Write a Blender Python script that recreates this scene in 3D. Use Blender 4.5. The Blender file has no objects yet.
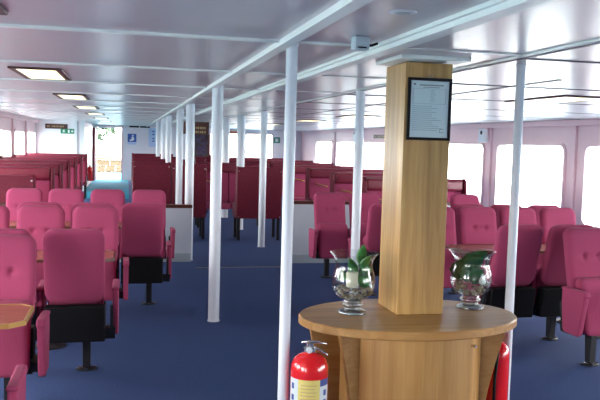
import bpy, bmesh, math, random
from mathutils import Vector, Matrix
random.seed(7)
PI = math.pi
S = bpy.context.scene
COL = S.collection
H = 2.18            # deckhead height
XL, XR = -2.75, 7.1
YF, YB = -5.0, 31.0

# ------------------------------------------------------------------ materials
def principled(name, col, rough=0.5, metal=0.0, spec=0.5, sheen=0.0, coat=0.0):
    m = bpy.data.materials.new(name); m.use_nodes = True
    b = m.node_tree.nodes['Principled BSDF']
    b.inputs['Base Color'].default_value = (*col, 1)
    b.inputs['Roughness'].default_value = rough
    b.inputs['Metallic'].default_value = metal
    b.inputs['Specular IOR Level'].default_value = spec
    if sheen: b.inputs['Sheen Weight'].default_value = sheen
    if coat: b.inputs['Coat Weight'].default_value = coat
    return m

def noisy(name, c1, c2, scale=20, rough=0.6, stretch=(1, 1, 1), bump=0.0, detail=4, bscale=None, **k):
    m = principled(name, c1, rough, **k); nt = m.node_tree; b = nt.nodes['Principled BSDF']
    tc = nt.nodes.new('ShaderNodeTexCoord'); mp = nt.nodes.new('ShaderNodeMapping')
    mp.inputs['Scale'].default_value = stretch
    n = nt.nodes.new('ShaderNodeTexNoise'); n.inputs['Scale'].default_value = scale; n.inputs['Detail'].default_value = detail
    r = nt.nodes.new('ShaderNodeValToRGB')
    r.color_ramp.elements[0].position = .3; r.color_ramp.elements[0].color = (*c1, 1)
    r.color_ramp.elements[1].position = .7; r.color_ramp.elements[1].color = (*c2, 1)
    nt.links.new(tc.outputs['Object'], mp.inputs['Vector']); nt.links.new(mp.outputs[0], n.inputs['Vector'])
    nt.links.new(n.outputs['Fac'], r.inputs['Fac']); nt.links.new(r.outputs['Color'], b.inputs['Base Color'])
    if bump:
        n2 = nt.nodes.new('ShaderNodeTexNoise'); n2.inputs['Scale'].default_value = bscale or scale * 4
        nt.links.new(tc.outputs['Object'], n2.inputs['Vector'])
        bp = nt.nodes.new('ShaderNodeBump'); bp.inputs['Strength'].default_value = bump; bp.inputs['Distance'].default_value = .01
        nt.links.new(n2.outputs['Fac'], bp.inputs['Height']); nt.links.new(bp.outputs[0], b.inputs['Normal'])
    return m

def emission(name, col, s):
    m = principled(name, (0.9, 0.85, 0.7), .4); b = m.node_tree.nodes['Principled BSDF']
    b.inputs['Emission Color'].default_value = (*col, 1); b.inputs['Emission Strength'].default_value = s
    return m

def glass(name, tint=(1, 1, 1), ior=1.45, rough=0.0, boost=1.0):
    m = bpy.data.materials.new(name); m.use_nodes = True; nt = m.node_tree
    nt.nodes.remove(nt.nodes['Principled BSDF']); out = nt.nodes['Material Output']
    t = nt.nodes.new('ShaderNodeBsdfTransparent'); t.inputs[0].default_value = (*tint, 1)
    g = nt.nodes.new('ShaderNodeBsdfGlossy'); g.inputs['Roughness'].default_value = rough
    lw = nt.nodes.new('ShaderNodeLayerWeight'); lw.inputs[0].default_value = .5
    p = nt.nodes.new('ShaderNodeMath'); p.operation = 'POWER'; p.inputs[1].default_value = 4.5; nt.links.new(lw.outputs['Facing'], p.inputs[0])
    f = nt.nodes.new('ShaderNodeMath'); f.operation = 'MULTIPLY_ADD'; f.inputs[1].default_value = .6 * boost; f.inputs[2].default_value = ((ior - 1) / (ior + 1)) ** 2
    nt.links.new(p.outputs[0], f.inputs[0])
    x = nt.nodes.new('ShaderNodeMixShader')
    nt.links.new(f.outputs[0], x.inputs[0]); nt.links.new(t.outputs[0], x.inputs[1]); nt.links.new(g.outputs[0], x.inputs[2])
    nt.links.new(x.outputs[0], out.inputs[0])
    return m

M = {}
M['fabric'] = noisy('rose_fabric', (.320, .046, .108), (.370, .060, .134), 260, .85, bump=.15, sheen=.04, spec=.15)
M['vinyl'] = noisy('burgundy_vinyl', (.150, .010, .028), (.185, .014, .036), 30, .34, spec=.5)
M['panel'] = noisy('burgundy_panel', (.110, .007, .020), (.145, .012, .030), 40, .5, spec=.22)
M['black'] = principled('black_steel', (.008, .008, .010), .5)
M['shell'] = principled('black_plastic', (.006, .006, .007), .6, spec=.25)
M['steel'] = principled('bright_steel', (.65, .65, .66), .22, metal=1)
M['brass'] = principled('brass_edge', (.42, .25, .07), .4, metal=.4)
M['white'] = principled('white_paint', (.70, .73, .76), .35)
M['strip'] = principled('strip_paint', (.76, .80, .77), .4)
M['groove'] = principled('grey_joint', (.22, .20, .21), .5)
M['pole'] = principled('pole_paint', (.66, .68, .74), .35)
M['wallp'] = noisy('pink_white_paint', (.84, .60, .61), (.88, .65, .66), 1.5, .42)
M['bulk'] = noisy('white_bulkhead', (.82, .79, .82), (.85, .82, .85), 1.2, .45)
M['part'] = noisy('partition_white', (.62, .66, .72), (.66, .70, .76), 2, .45)
M['ply'] = noisy('table_veneer', (.30, .085, .045), (.38, .12, .06), 9, .25, stretch=(1, 8, 1))
M['darkwood'] = noisy('dark_mahogany', (.07, .018, .012), (.11, .03, .018), 12, .35, stretch=(6, 1, 1))
M['glass'] = glass('window_glass', (.97, .99, .99), boost=.5)
M['vase'] = glass('vase_glass', (.93, .96, .96), 1.5, boost=1.1)
M['vasefoot'] = glass('foot_glass', (.62, .66, .66), 2.6, boost=1.5)
M['leaf'] = noisy('leaf_green', (.015, .10, .018), (.05, .24, .04), 30, .4)
M['leafdark'] = noisy('dark_leaf', (.008, .050, .014), (.03, .12, .03), 25, .35)
M['wax'] = principled('cream_wax', (.75, .68, .50), .5)
M['pebble'] = noisy('pebbles', (.16, .12, .09), (.46, .38, .30), 25, .5)
M['red'] = principled('red_enamel', (.62, .010, .014), .18, coat=.5)
M['labely'] = noisy('yellow_label', (.62, .52, .13), (.68, .58, .20), 40, .5)
M['labelw'] = principled('pale_label', (.55, .62, .66), .5)
M['labelb'] = principled('blue_label', (.03, .06, .25), .5)
M['brown'] = principled('brown_sign', (.055, .012, .010), .4)
M['gold'] = principled('gold_lettering', (.50, .36, .16), .4)
M['green'] = principled('green_sign', (.01, .22, .10), .4)
M['signw'] = principled('sign_white', (.80, .82, .82), .5)
M['blue'] = principled('blue_poster', (.05, .13, .42), .5)
M['paleblue'] = principled('pale_blue_paper', (.50, .64, .85), .5)
M['greybox'] = principled('grey_box', (.42, .50, .54), .4)
M['diff'] = emission('warm_diffuser', (1, .88, .50), .45)
M['frame_b'] = principled('brown_frame', (.085, .035, .03), .45)
M['turq'] = noisy('turquoise_deck', (.012, .19, .30), (.02, .24, .36), 6, .9, spec=.1)
M['stone'] = noisy('quay_stone', (.035, .020, .008), (.09, .06, .028), 3, .8, stretch=(1, 1, 4))
M['tree'] = noisy('outdoor_leaves', (.004, .020, .004), (.014, .05, .012), 5, .7)
M['bark'] = noisy('bark', (.10, .07, .05), (.16, .12, .08), 12, .8)
M['sea'] = principled('sea', (.30, .42, .46), .12)

def oak(name, c1, c2, vertical=True, scale=1.0, planks=None):
    m = principled(name, c1, .33, spec=.45); nt = m.node_tree; b = nt.nodes['Principled BSDF']
    tc = nt.nodes.new('ShaderNodeTexCoord'); mp = nt.nodes.new('ShaderNodeMapping')
    mp.inputs['Scale'].default_value = (26, 26, 1.6) if vertical else (2.2, 26, 26)
    n = nt.nodes.new('ShaderNodeTexNoise'); n.inputs['Scale'].default_value = scale; n.inputs['Detail'].default_value = 6; n.inputs['Distortion'].default_value = .6
    r = nt.nodes.new('ShaderNodeValToRGB')
    r.color_ramp.elements[0].position = .28; r.color_ramp.elements[0].color = (*c1, 1)
    r.color_ramp.elements[1].position = .72; r.color_ramp.elements[1].color = (*c2, 1)
    L = nt.links.new
    L(tc.outputs['Object'], mp.inputs[0]); L(mp.outputs[0], n.inputs['Vector']); L(n.outputs['Fac'], r.inputs[0])
    # staves glued side by side, each of a slightly different tone
    sx = nt.nodes.new('ShaderNodeSeparateXYZ'); L(tc.outputs['Object'], sx.inputs[0])
    add = nt.nodes.new('ShaderNodeMath'); add.operation = 'ADD'
    L(sx.outputs[0 if vertical else 1], add.inputs[0])
    if vertical: L(sx.outputs[1], add.inputs[1])
    else: add.inputs[1].default_value = 0
    mul = nt.nodes.new('ShaderNodeMath'); mul.operation = 'MULTIPLY'; mul.inputs[1].default_value = planks or 14; L(add.outputs[0], mul.inputs[0])
    fl = nt.nodes.new('ShaderNodeMath'); fl.operation = 'FLOOR'; L(mul.outputs[0], fl.inputs[0])
    wn = nt.nodes.new('ShaderNodeTexWhiteNoise'); wn.noise_dimensions = '1D'; L(fl.outputs[0], wn.inputs['W'])
    mr = nt.nodes.new('ShaderNodeMapRange'); mr.inputs['To Min'].default_value = .74; mr.inputs['To Max'].default_value = 1.16; L(wn.outputs['Value'], mr.inputs['Value'])
    mx = nt.nodes.new('ShaderNodeMix'); mx.data_type = 'RGBA'; mx.blend_type = 'MULTIPLY'; mx.inputs[0].default_value = 1
    L(r.outputs[0], mx.inputs[6]); L(mr.outputs[0], mx.inputs[7]); L(mx.outputs[2], b.inputs['Base Color'])
    return m
M['oak'] = oak('oak_column', (.38, .20, .060), (.62, .39, .150), planks=19)
M['oakbody'] = oak('oak_body', (.40, .20, .060), (.55, .32, .115), planks=10)
M['oaktop'] = oak('oak_top', (.35, .17, .050), (.48, .27, .095), vertical=False, planks=11)

def carpet():
    m = noisy('blue_carpet', (.036, .060, .155), (.058, .092, .225), 90, .9, spec=.12, bump=.3, bscale=500)
    return m
M['carpet'] = carpet()
def ceilmat():
    m = noisy('ceiling_laminate', (.50, .475, .49), (.55, .52, .54), .8, .30, spec=.55)
    return m
M['ceil'] = ceilmat()

# ------------------------------------------------------------------ helpers
def obj(name, bm, m, parent=None, smooth=False, bevel=0.0, seg=2):
    me = bpy.data.meshes.new(name)
    bmesh.ops.recalc_face_normals(bm, faces=bm.faces)
    bm.to_mesh(me); bm.free()
    o = bpy.data.objects.new(name, me); COL.objects.link(o)
    for x in (m if isinstance(m, (list, tuple)) else [m]): me.materials.append(x)
    if smooth:
        for p in me.polygons: p.use_smooth = True
    if parent is not None: o.parent = parent
    if bevel:
        b = o.modifiers.new('Bevel', 'BEVEL'); b.width = bevel; b.segments = seg; b.limit_method = 'ANGLE'
    return o

def tag(o, label, cat, group=None):
    o['label'] = label; o['category'] = cat
    if group: o['group'] = group
    return o
def struct(name, bm, m, parent=None, **k):
    o = obj(name, bm, m, parent, **k)
    if parent is None: o['kind'] = 'structure'
    return o
def thing(name, label, cat, loc=(0, 0, 0), rz=0, group=None):
    o = bpy.data.objects.new(name, None); COL.objects.link(o)
    o.location = loc; o.rotation_euler = (0, 0, rz); o.empty_display_size = .1
    return tag(o, label, cat, group)
def copy_tree(root, loc, rz=0, label=None, group=None):
    r = root.copy(); COL.objects.link(r); r.location = loc; r.rotation_euler = (0, 0, rz)
    if label: r['label'] = label
    if group: r['group'] = group
    for ch in list(root.children):
        c = ch.copy(); COL.objects.link(c); c.parent = r
        for g in list(ch.children):
            d = g.copy(); COL.objects.link(d); d.parent = c
    return r

def B(): return bmesh.new()
def box(bm, x0, x1, y0, y1, z0, z1, mi=0):
    v = [bm.verts.new(p) for p in ((x0, y0, z0), (x1, y0, z0), (x1, y1, z0), (x0, y1, z0), (x0, y0, z1), (x1, y0, z1), (x1, y1, z1), (x0, y1, z1))]
    for f in ((0, 3, 2, 1), (4, 5, 6, 7), (0, 1, 5, 4), (1, 2, 6, 5), (2, 3, 7, 6), (3, 0, 4, 7)):
        bm.faces.new([v[i] for i in f]).material_index = mi
    return bm
def lathe(bm, prof, c=(0, 0, 0), n=28, sx=1, sy=1, mi=0, cap=True):
    rings = []
    for r, z in prof:
        rings.append([bm.verts.new((c[0] + sx * r * math.cos(2 * PI * i / n), c[1] + sy * r * math.sin(2 * PI * i / n), c[2] + z)) for i in range(n)])
    for a, b in zip(rings, rings[1:]):
        for i in range(n):
            bm.faces.new((a[i], a[(i + 1) % n], b[(i + 1) % n], b[i])).material_index = mi
    if cap:
        bm.faces.new(rings[0][::-1]).material_index = mi; bm.faces.new(rings[-1]).material_index = mi
    return bm
def tube(bm, pts, r, n=10, mi=0):
    pts = [Vector(p) for p in pts]; rings = []; up = None
    for i, p in enumerate(pts):
        t = (pts[min(i + 1, len(pts) - 1)] - pts[max(i - 1, 0)]).normalized()
        if up is None: up = t.orthogonal().normalized()
        up = (up - up.dot(t) * t).normalized(); s = t.cross(up)
        rr = r[i] if isinstance(r, (list, tuple)) else r
        rings.append([bm.verts.new(p + rr * (math.cos(2 * PI * k / n) * up + math.sin(2 * PI * k / n) * s)) for k in range(n)])
    for a, b in zip(rings, rings[1:]):
        for k in range(n): bm.faces.new((a[k], a[(k + 1) % n], b[(k + 1) % n], b[k])).material_index = mi
    bm.faces.new(rings[0][::-1]).material_index = mi; bm.faces.new(rings[-1]).material_index = mi
    return bm
def prism(bm, pts, axis, a0, a1, mi=0):
    """outline pts (u,v) extruded along axis: 'x' -> (a,u,v), 'y' -> (u,a,v), 'z' -> (u,v,a)"""
    f = {'x': lambda u, v, a: (a, u, v), 'y': lambda u, v, a: (u, a, v), 'z': lambda u, v, a: (u, v, a)}[axis]
    A = [bm.verts.new(f(u, v, a0)) for u, v in pts]; C = [bm.verts.new(f(u, v, a1)) for u, v in pts]
    n = len(pts)
    bm.faces.new(A[::-1]).material_index = mi; bm.faces.new(C).material_index = mi
    for i in range(n): bm.faces.new((A[i], A[(i + 1) % n], C[(i + 1) % n], C[i])).material_index = mi
    return bm
def pad(bm, W, Hh, D, R, r, mp, nf=14, front=None):
    """upholstered slab: W x Hh outline with corner radius R, depth D, soft edge r. mp(a, b, d) -> point, d in [-D/2, D/2]
    (d > 0 is the front). front(a, b) -> extra relief on the front face."""
    def axis(L):
        e = [0, .06, .14, .28, .5, .75, 1]; ed = [-L + x * r for x in e]
        inner = [-L + r + (2 * L - 2 * r) * i / nf for i in range(1, nf)]
        return ed + inner + [-x for x in reversed(ed)]
    a_, b_ = W / 2, Hh / 2; A, Bv = axis(a_), axis(b_)
    def outline(a, b):
        ia = max(-(a_ - R), min(a_ - R, a)); ib = max(-(b_ - R), min(b_ - R, b)); da, db = a - ia, b - ib; l = math.hypot(da, db)
        if l > 1e-9:
            k = max(abs(da), abs(db)) / l; da *= k; db *= k
        return ia + da, ib + db
    def th(a, b):
        d = min(a_ - abs(a), b_ - abs(b))
        if d >= r: return 1
        return .45 + .55 * math.sqrt(max(0, 1 - ((r - d) / r) ** 2))
    F, K = {}, {}
    for i, a in enumerate(A):
        for j, b in enumerate(Bv):
            oa, ob = outline(a, b); t = th(a, b) * D / 2
            rel = front(oa, ob) * (th(a, b) - .45) / .55 if front else 0
            F[i, j] = bm.verts.new(mp(oa, ob, t + rel)); K[i, j] = bm.verts.new(mp(oa, ob, -t))
    na, nb = len(A), len(Bv)
    for i in range(na - 1):
        for j in range(nb - 1):
            bm.faces.new((F[i, j], F[i + 1, j], F[i + 1, j + 1], F[i, j + 1])); bm.faces.new((K[i, j], K[i, j + 1], K[i + 1, j + 1], K[i + 1, j]))
    rim = [(i, 0) for i in range(na)] + [(na - 1, j) for j in range(1, nb)] + [(i, nb - 1) for i in range(na - 2, -1, -1)] + [(0, j) for j in range(nb - 2, 0, -1)]
    for p, q in zip(rim, rim[1:] + rim[:1]):
        try: bm.faces.new((F[p], K[p], K[q], F[q]))
        except ValueError: pass
    return bm

# ------------------------------------------------------------------ camera
f_px = 757.6
yaw, pitch, roll = math.radians(12.9), math.radians(4.3), math.radians(1.585)
fw = Vector((math.sin(yaw) * math.cos(pitch), math.cos(yaw) * math.cos(pitch), -math.sin(pitch)))
rt = Vector((math.cos(yaw), -math.sin(yaw), 0)); up = rt.cross(fw)
Rv = math.cos(roll) * rt + math.sin(roll) * up; Uv = -math.sin(roll) * rt + math.cos(roll) * up
cd = bpy.data.cameras.new('camera'); cam = bpy.data.objects.new('camera', cd); COL.objects.link(cam)
cd.sensor_width = 36; cd.lens = f_px / 600 * 36; cd.clip_end = 500; cd.clip_start = .05
cam.matrix_world = Matrix(((Rv.x, Uv.x, -fw.x, 0), (Rv.y, Uv.y, -fw.y, 0), (Rv.z, Uv.z, -fw.z, 1.68), (0, 0, 0, 1)))
S.camera = cam

# ------------------------------------------------------------------ shell
bm = B(); box(bm, XL, XR, YF, YB, -.1, 0); struct('floor', bm, M['carpet'])
bm = B(); box(bm, XL, XR, YF, YB, H, H + .12); struct('ceiling', bm, M['ceil'])

def rounded(s0, s1, z0, z1, r, n=5):
    pts = []
    for cx, cz, a0 in ((s1 - r, z1 - r, 0), (s0 + r, z1 - r, 90), (s0 + r, z0 + r, 180), (s1 - r, z0 + r, 270)):
        for i in range(n + 1):
            a = math.radians(a0 + 90 * i / n); pts.append((cx + r * math.cos(a), cz + r * math.sin(a)))
    return pts
def bay(bm, to3, s0, s1, z0, z1, hole, th, r=.12):
    """wall bay with a rounded window opening; to3(s, z, depth)"""
    hs0, hs1, hz0, hz1 = hole; pts = rounded(hs0, hs1, hz0, hz1, r)
    cx, cz = (hs0 + hs1) / 2, (hz0 + hz1) / 2
    def outer(p):
        dx, dz = p[0] - cx, p[1] - cz
        ts = []
        if dx > 1e-9: ts.append((s1 - cx) / dx)
        if dx < -1e-9: ts.append((s0 - cx) / dx)
        if dz > 1e-9: ts.append((z1 - cz) / dz)
        if dz < -1e-9: ts.append((z0 - cz) / dz)
        t = min(ts); return (cx + dx * t, cz + dz * t)
    out = [outer(p) for p in pts]
    n = len(pts); corners = [(s1, z1), (s0, z1), (s0, z0), (s1, z0)]
    # snap the outer point nearest each bay corner onto the corner
    for c in corners:
        k = min(range(n), key=lambda i: math.hypot(out[i][0] - c[0], out[i][1] - c[1])); out[k] = c
    for d in (0, th):
        P = [bm.verts.new(to3(*p, d)) for p in pts]; O = [bm.verts.new(to3(*p, d)) for p in out]
        for i in range(n):
            j = (i + 1) % n
            q = (O[i], P[i], P[j], O[j])
            try: bm.faces.new(q if d == 0 else q[::-1])
            except ValueError: pass
        if d == 0: P0 = P
        else:
            for i in range(n): bm.faces.new((P0[i], P[i], P[(i + 1) % n], P0[(i + 1) % n]))
winno = 0
def window(to3, hole, n_in=.035, r=.12):
    """raised pink surround + pane, as one window of the shell"""
    global winno; winno += 1
    s0, s1, z0, z1 = hole; w = .055
    a = rounded(s0, s1, z0, z1, r); b = rounded(s0 - w, s1 + w, z0 - w, z1 + w, r + w)
    bm = B(); V = {}
    for k, (pts) in enumerate((a, b)):
        for d in (-n_in, .0): V[k, d] = [bm.verts.new(to3(*p, d)) for p in pts]
    n = len(a)
    for i in range(n):
        j = (i + 1) % n
        bm.faces.new((V[0, -n_in][i], V[0, -n_in][j], V[1, -n_in][j], V[1, -n_in][i]))
        bm.faces.new((V[0, -n_in][i], V[0, .0][i], V[0, .0][j], V[0, -n_in][j]))
        bm.faces.new((V[1, -n_in][i], V[1, -n_in][j], V[1, .0][j], V[1, .0][i]))
        bm.faces.new((V[0, .0][i], V[1, .0][i], V[1, .0][j], V[0, .0][j]))
    fr = struct('window_%d' % winno, bm, M['wallp'])
    bm = B(); d0 = .05
    P = [bm.verts.new(to3(*p, d0)) for p in a]; Q = [bm.verts.new(to3(*p, d0 + .006)) for p in a]
    bm.faces.new(P); bm.faces.new(Q[::-1])
    for i in range(n): bm.faces.new((P[i], Q[i], Q[(i + 1) % n], P[(i + 1) % n]))
    obj('window_glass', bm, M['glass'], fr)

R3 = lambda s, z, d: (XR + d, s, z)
L3 = lambda s, z, d: (XL - d, s, z)
F3 = lambda s, z, d: (s, YB + d, z)
K3 = lambda s, z, d: (s, YF - d, z)
# right side: windows 2.32 m long every 2.94 m
bmr = B(); wins = []; y = 11.33 - 2.94 * 5.5
starts = [11.34 + 2.94 * k for k in range(-5, 6)]
edges = [s - .31 for s in starts] + [starts[-1] + 2.63]
prev = YF
for k, s in enumerate(starts):
    e0 = max(YF, s - .31); e1 = min(YB, s + 2.63); hole = (s, s + 2.32, .52, 1.75)
    bay(bmr, R3, e0, e1, 0, H, hole, .12); wins.append((R3, hole))
box(bmr, XR, XR + .12, YF, starts[0] - .31, 0, H)
box(bmr, XR, XR + .12, starts[-1] + 2.63, YB, 0, H)
struct('wall_right', bmr, M['wallp'])
# left side: shorter windows every 2.45 m
bml = B(); starts = [22.35 - 2.45 * k for k in range(0, 11)]
for s in starts:
    hole = (s, s + 1.8, .66, 1.78)
    bay(bml, L3, s - .325, s + 2.125, 0, H, hole, .12); wins.append((L3, hole))
box(bml, XL - .12, XL, YF, starts[-1] - .325, 0, H)
box(bml, XL - .12, XL, starts[0] + 2.125, YB, 0, H)
struct('wall_left', bml, M['wallp'])
# after bulkhead with the doorway and its windows
bmf = B()
def seg(a, b, z0=0, z1=H): box(bmf, a, b, YB, YB + .12, z0, z1)
seg(XL, -1.25); seg(-.17, 3.15)
seg(-1.25, -.17, 2.14, H)
for a, b, h0, h1 in ((3.15, 3.83, 3.3, 3.7), (3.83, 4.55, 3.93, 4.38), (4.55, 6.05, 4.75, 5.85)):
    hole = (h0, h1, .95, 1.98); bay(bmf, F3, a, b, 0, H, hole, .12, r=.05); wins.append((F3, hole))
seg(6.05, XR)
struct('wall_back', bmf, M['bulk'])
bmk = B()
box(bmk, XL, XR, YF - .12, YF, 0, H)
struct('wall_front', bmk, M['wallp'])
for to3, hole in wins: window(to3, hole, r=.05 if to3 is F3 else .12)
# cabin corner beside the aft door
bm = B(); box(bm, XL, -1.36, 24.4, 24.5, 0, H); struct('wall_cabin', bm, M['bulk'])
bm = B(); box(bm, -1.44, -1.32, 24.5, YB, 0, H); struct('wall_corridor', bm, M['wallp'])
tn = 0
def trim(m, *bx, **k):
    global tn; tn += 1; bm = B()
    for b in bx: box(bm, *b)
    return struct('trim_%d' % tn, bm, m, **k)
trim(M['white'], (-1.60, -1.52, 24.33, 24.4, 0, H)); trim(M['white'], (-1.42, -1.30, 24.34, 24.5, 0, H))
# upright ribs between the windows
for s in [11.34 + 2.94 * k - .31 for k in range(-4, 6)]: trim(M['wallp'], (XR - .05, XR, s - .04, s + .04, 0, H), bevel=.01)
for s in [22.35 - 2.45 * k - .325 for k in range(0, 10)]: trim(M['wallp'], (XL, XL + .05, s - .04, s + .04, 0, H), bevel=.01)
trim(M['wallp'], (XR - .09, XR, YF, YB, H - .10, H), bevel=.012); trim(M['wallp'], (XL, XL + .09, YF, 24.4, H - .10, H), bevel=.012)
# deckhead ribs and girders
ty = [3.70 + 1.745 * k for k in range(-5, 16)]
for y in ty:
    trim(M['strip'], (XL + .09, .72, y - .022, y + .022, H - .012, H))
    trim(M['strip'], (.78, 1.195, y - .018, y + .018, H - .010, H))
    trim(M['strip'], (1.275, 2.03, y - .012, y + .012, H - .006, H))
    trim(M['groove'], (2.10, XR - .09, y + .14, y + .165, H - .006, H))
trim(M['strip'], (.72, .78, YF, YB, H - .028, H))
trim(M['strip'], (1.195, 1.215, YF, YB, H - .016, H)); trim(M['strip'], (1.215, 1.29, YF, YB, H - .038, H))
trim(M['strip'], (2.03, 2.075, YF, YB, H - .008, H)); trim(M['groove'], (2.075, 2.10, YF, YB, H - .012, H))
trim(M['groove'], (2.98, 3.01, 4.9, YB, H - .006, H))
# carpet seam across the passage
trim(M['groove'], (.90, 2.2, 9.93, 9.97, 0, .004))
trim(M['turq'], (-1.32, .05, 21.5, YB, 0, .006))

# aft doorway
bm = B(); box(bm, -1.27, -1.18, YB - .06, YB + .14, 0, 2.14); box(bm, -.24, -.17, YB - .06, YB + .14, 0, 2.14); box(bm, -1.18, -.24, YB - .06, YB + .14, 2.08, 2.14)
struct('trim_door', bm, M['wallp'])
bm = B(); box(bm, -1.30, -1.22, YB - .75, YB - .06, .01, 2.05); d = struct('door_1', bm, M['panel'])
bm = B(); tube(bm, [(-1.22, YB - .65, 1.0), (-1.17, YB - .65, 1.0), (-1.17, YB - .56, 1.0)], .012); obj('door_handle', bm, M['steel'], d)

# half height partitions with dark capping rails
def partition(x0, x1, y, h, label):
    t = thing('partition', label, 'partition', (0, 0, 0))
    bm = B(); box(bm, x0, x1, y - .03, y + .03, 0, h); obj('panel', bm, M['part'], t)
    bm = B(); box(bm, x0 - .01, x1 + .01, y - .05, y + .05, h, h + .045); obj('capping_rail', bm, M['darkwood'], t, bevel=.008)
    bm = B(); box(bm, x0 + .002, x1 - .002, y - .042, y - .03, 0, .12); obj('kick_plate', bm, M['greybox'], t)
    return t
partition(XL + .05, .87, 10.5, .745, 'low white half partition with dark capping rail behind the left seats')
partition(2.22, 4.9, 10.3, .83, 'low white half partition with dark capping rail behind the right seats')

# ------------------------------------------------------------------ posts
def post(x, y, r, label, group=None, top=H):
    t = thing('post', label, 'post', (x, y, 0), 0, group)
    bm = B(); lathe(bm, [(r, .012), (r, top - .012)], n=24); obj('shaft', bm, M['pole'], t, smooth=True).modifiers.new('e', 'EDGE_SPLIT')
    bm = B(); lathe(bm, [(r + .006, 0), (r + .006, .006), (r + .001, .012)], n=24); obj('floor_flange', bm, M['pole'], t)
    bm = B(); lathe(bm, [(r + .001, top - .012), (r + .004, top - .006), (r + .004, top)], n=24); obj('ceiling_flange', bm, M['pole'], t)
    return t
post(.81, 3.81, .029, 'slim white steel post just left of the oak counter', 'white deck posts')
post(.80, 6.98, .052, 'stout white post standing alone on the carpet before the passage', 'white deck posts')
post(.845, 10.62, .060, 'white post at the end of the left half partition', 'white deck posts')
for i, (y, l) in enumerate([(12.55, 'second'), (16.0, 'third'), (18.3, 'fourth'), (21.65, 'fifth')]):
    post(.83, y, .055, 'white post in the left row, %s beyond the left half partition' % {'second': 'first', 'third': 'second', 'fourth': 'third', 'fifth': 'fourth'}[l], 'white deck posts')
post(2.265, 4.13, .027, 'slim white steel post just right of the oak counter', 'white deck posts')
post(2.09, 6.75, .042, 'white post seen between the left vase and the oak column', 'white deck posts')
post(2.11, 11.92, .055, 'white post in front of the lone burgundy bench in the passage', 'white deck posts')
post(2.10, 14.33, .075, 'white post beyond the passage benches, nearer of two', 'white deck posts')
post(2.10, 16.59, .075, 'white post beyond the passage benches, farther of two', 'white deck posts')

# ------------------------------------------------------------------ reclining saloon chair
def lean(z):   # where the middle plane of the backrest sits at height z
    return .115 + .155 * max(0, (z - .46)) / .59
def make_chair(arms, off, label='', group=None):
    t = thing('saloon_chair', label, 'chair', (0, 0, 0), 0, group)
    zc = .785; hh = .54
    def mp(a, b, d):
        z = zc + b; k = 1.0 - .10 * max(0, (.62 - z)) / .15
        return (a * k, lean(z) - d, z)
    def rel(a, b):
        v = 0
        for s in (-1, 1): v -= .034 * math.exp(-(((a - s * .062) / .018) ** 2 + ((b - .055) / .016) ** 2))
        v -= .014 * math.exp(-((b - .055) / .012) ** 2) * (1 if abs(a) < .075 else math.exp(-((abs(a) - .075) / .05) ** 2))
        v += .016 * math.exp(-((b - .19) / .10) ** 2) + .010 * math.exp(-((b + .12) / .12) ** 2)
        return v
    bm = B(); pad(bm, .405, hh, .085, .075, .045, mp, nf=22, front=rel); obj('backrest', bm, M['fabric'], t, smooth=True)
    # tip-up seat, folded up against the back
    def mps(a, b, d):
        z = .468 + b; return (a, .005 + .055 * b / .2 - d, z)
    def rels(a, b): return .012 * math.exp(-((b - .10) / .12) ** 2)
    bm = B(); pad(bm, .385, .43, .10, .05, .045, mps, nf=12, front=rels); obj('seat', bm, M['fabric'], t, smooth=True)
    bm = B(); prism(bm, [(.055, .24), (.165, .24), (.205, .50), (.10, .50)], 'x', -.204, .204); obj('seat_shell', bm, M['shell'], t, bevel=.008)
    bm = B(); box(bm, -.204, .204, .03, .11, .235, .29); obj('seat_beam', bm, M['black'], t)
    for s in arms:
        bm = B(); x = s * off
        prof = [(-.20, .60), (-.205, .565), (-.150, .285), (-.125, .262), (.05, .262), (.07, .285), (.10, .50), (.10, .585), (.08, .605), (-.18, .612)]
        prism(bm, prof, 'x', x - .021, x + .021)
        a = obj('armrest', bm, M['fabric'], t, bevel=.014, seg=3)
        bm = B(); prism(bm, [(-.225, .60), (-.22, .575), (-.10, .59), (.10, .59), (.10, .615), (-.20, .625)], 'x', x - .026, x + .026); obj('arm_cap', bm, M['fabric'], a, bevel=.012, seg=3)
        bm = B(); xa, xb = sorted((s * .19, x)); prism(bm, [(.02, .25), (.12, .25), (.14, .33), (.10, .33), (.02, .31)], 'x', xa, xb); prism(bm, [(.10, .33), (.15, .33), (.18, .47), (.14, .50)], 'x', *sorted((x - s * .035, x - s * .015))); obj('arm_bracket', bm, M['black'], t)
    px = arms[0] * .075 if off > .25 else 0
    bm = B(); prism(bm, [(-.035, .24), (.055, .24), (.035, .02), (-.025, .02)], 'x', px - .028, px + .028); obj('pedestal', bm, M['black'], t, bevel=.006)
    bm = B(); lathe(bm, [(.060, 0), (.060, .008), (.038, .016)], (px, .005, 0), 20, 1.25, .9)
    p = obj('foot_plate', bm, M['black'], t)
    bm = B()
    for sx, sy in ((-.058, 0), (.058, 0), (0, .045), (0, -.04)): lathe(bm, [(.009, .008), (.009, .020), (.005, .023)], (px + sx, sy, 0), 8)
    obj('bolt', bm, M['steel'], p)
    return t
cache = {}
def chair(x, y, facing, arms, off, label, group):
    key = (arms, off); loc = (x, y, 0); rz = 0 if facing == 'us' else PI
    if key not in cache:
        t = make_chair(arms, off); cache[key] = t; t.location = loc; t.rotation_euler = (0, 0, rz); t['label'] = label; t['group'] = group
    else: t = copy_tree(cache[key], loc, rz, label, group)
    return t
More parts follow.
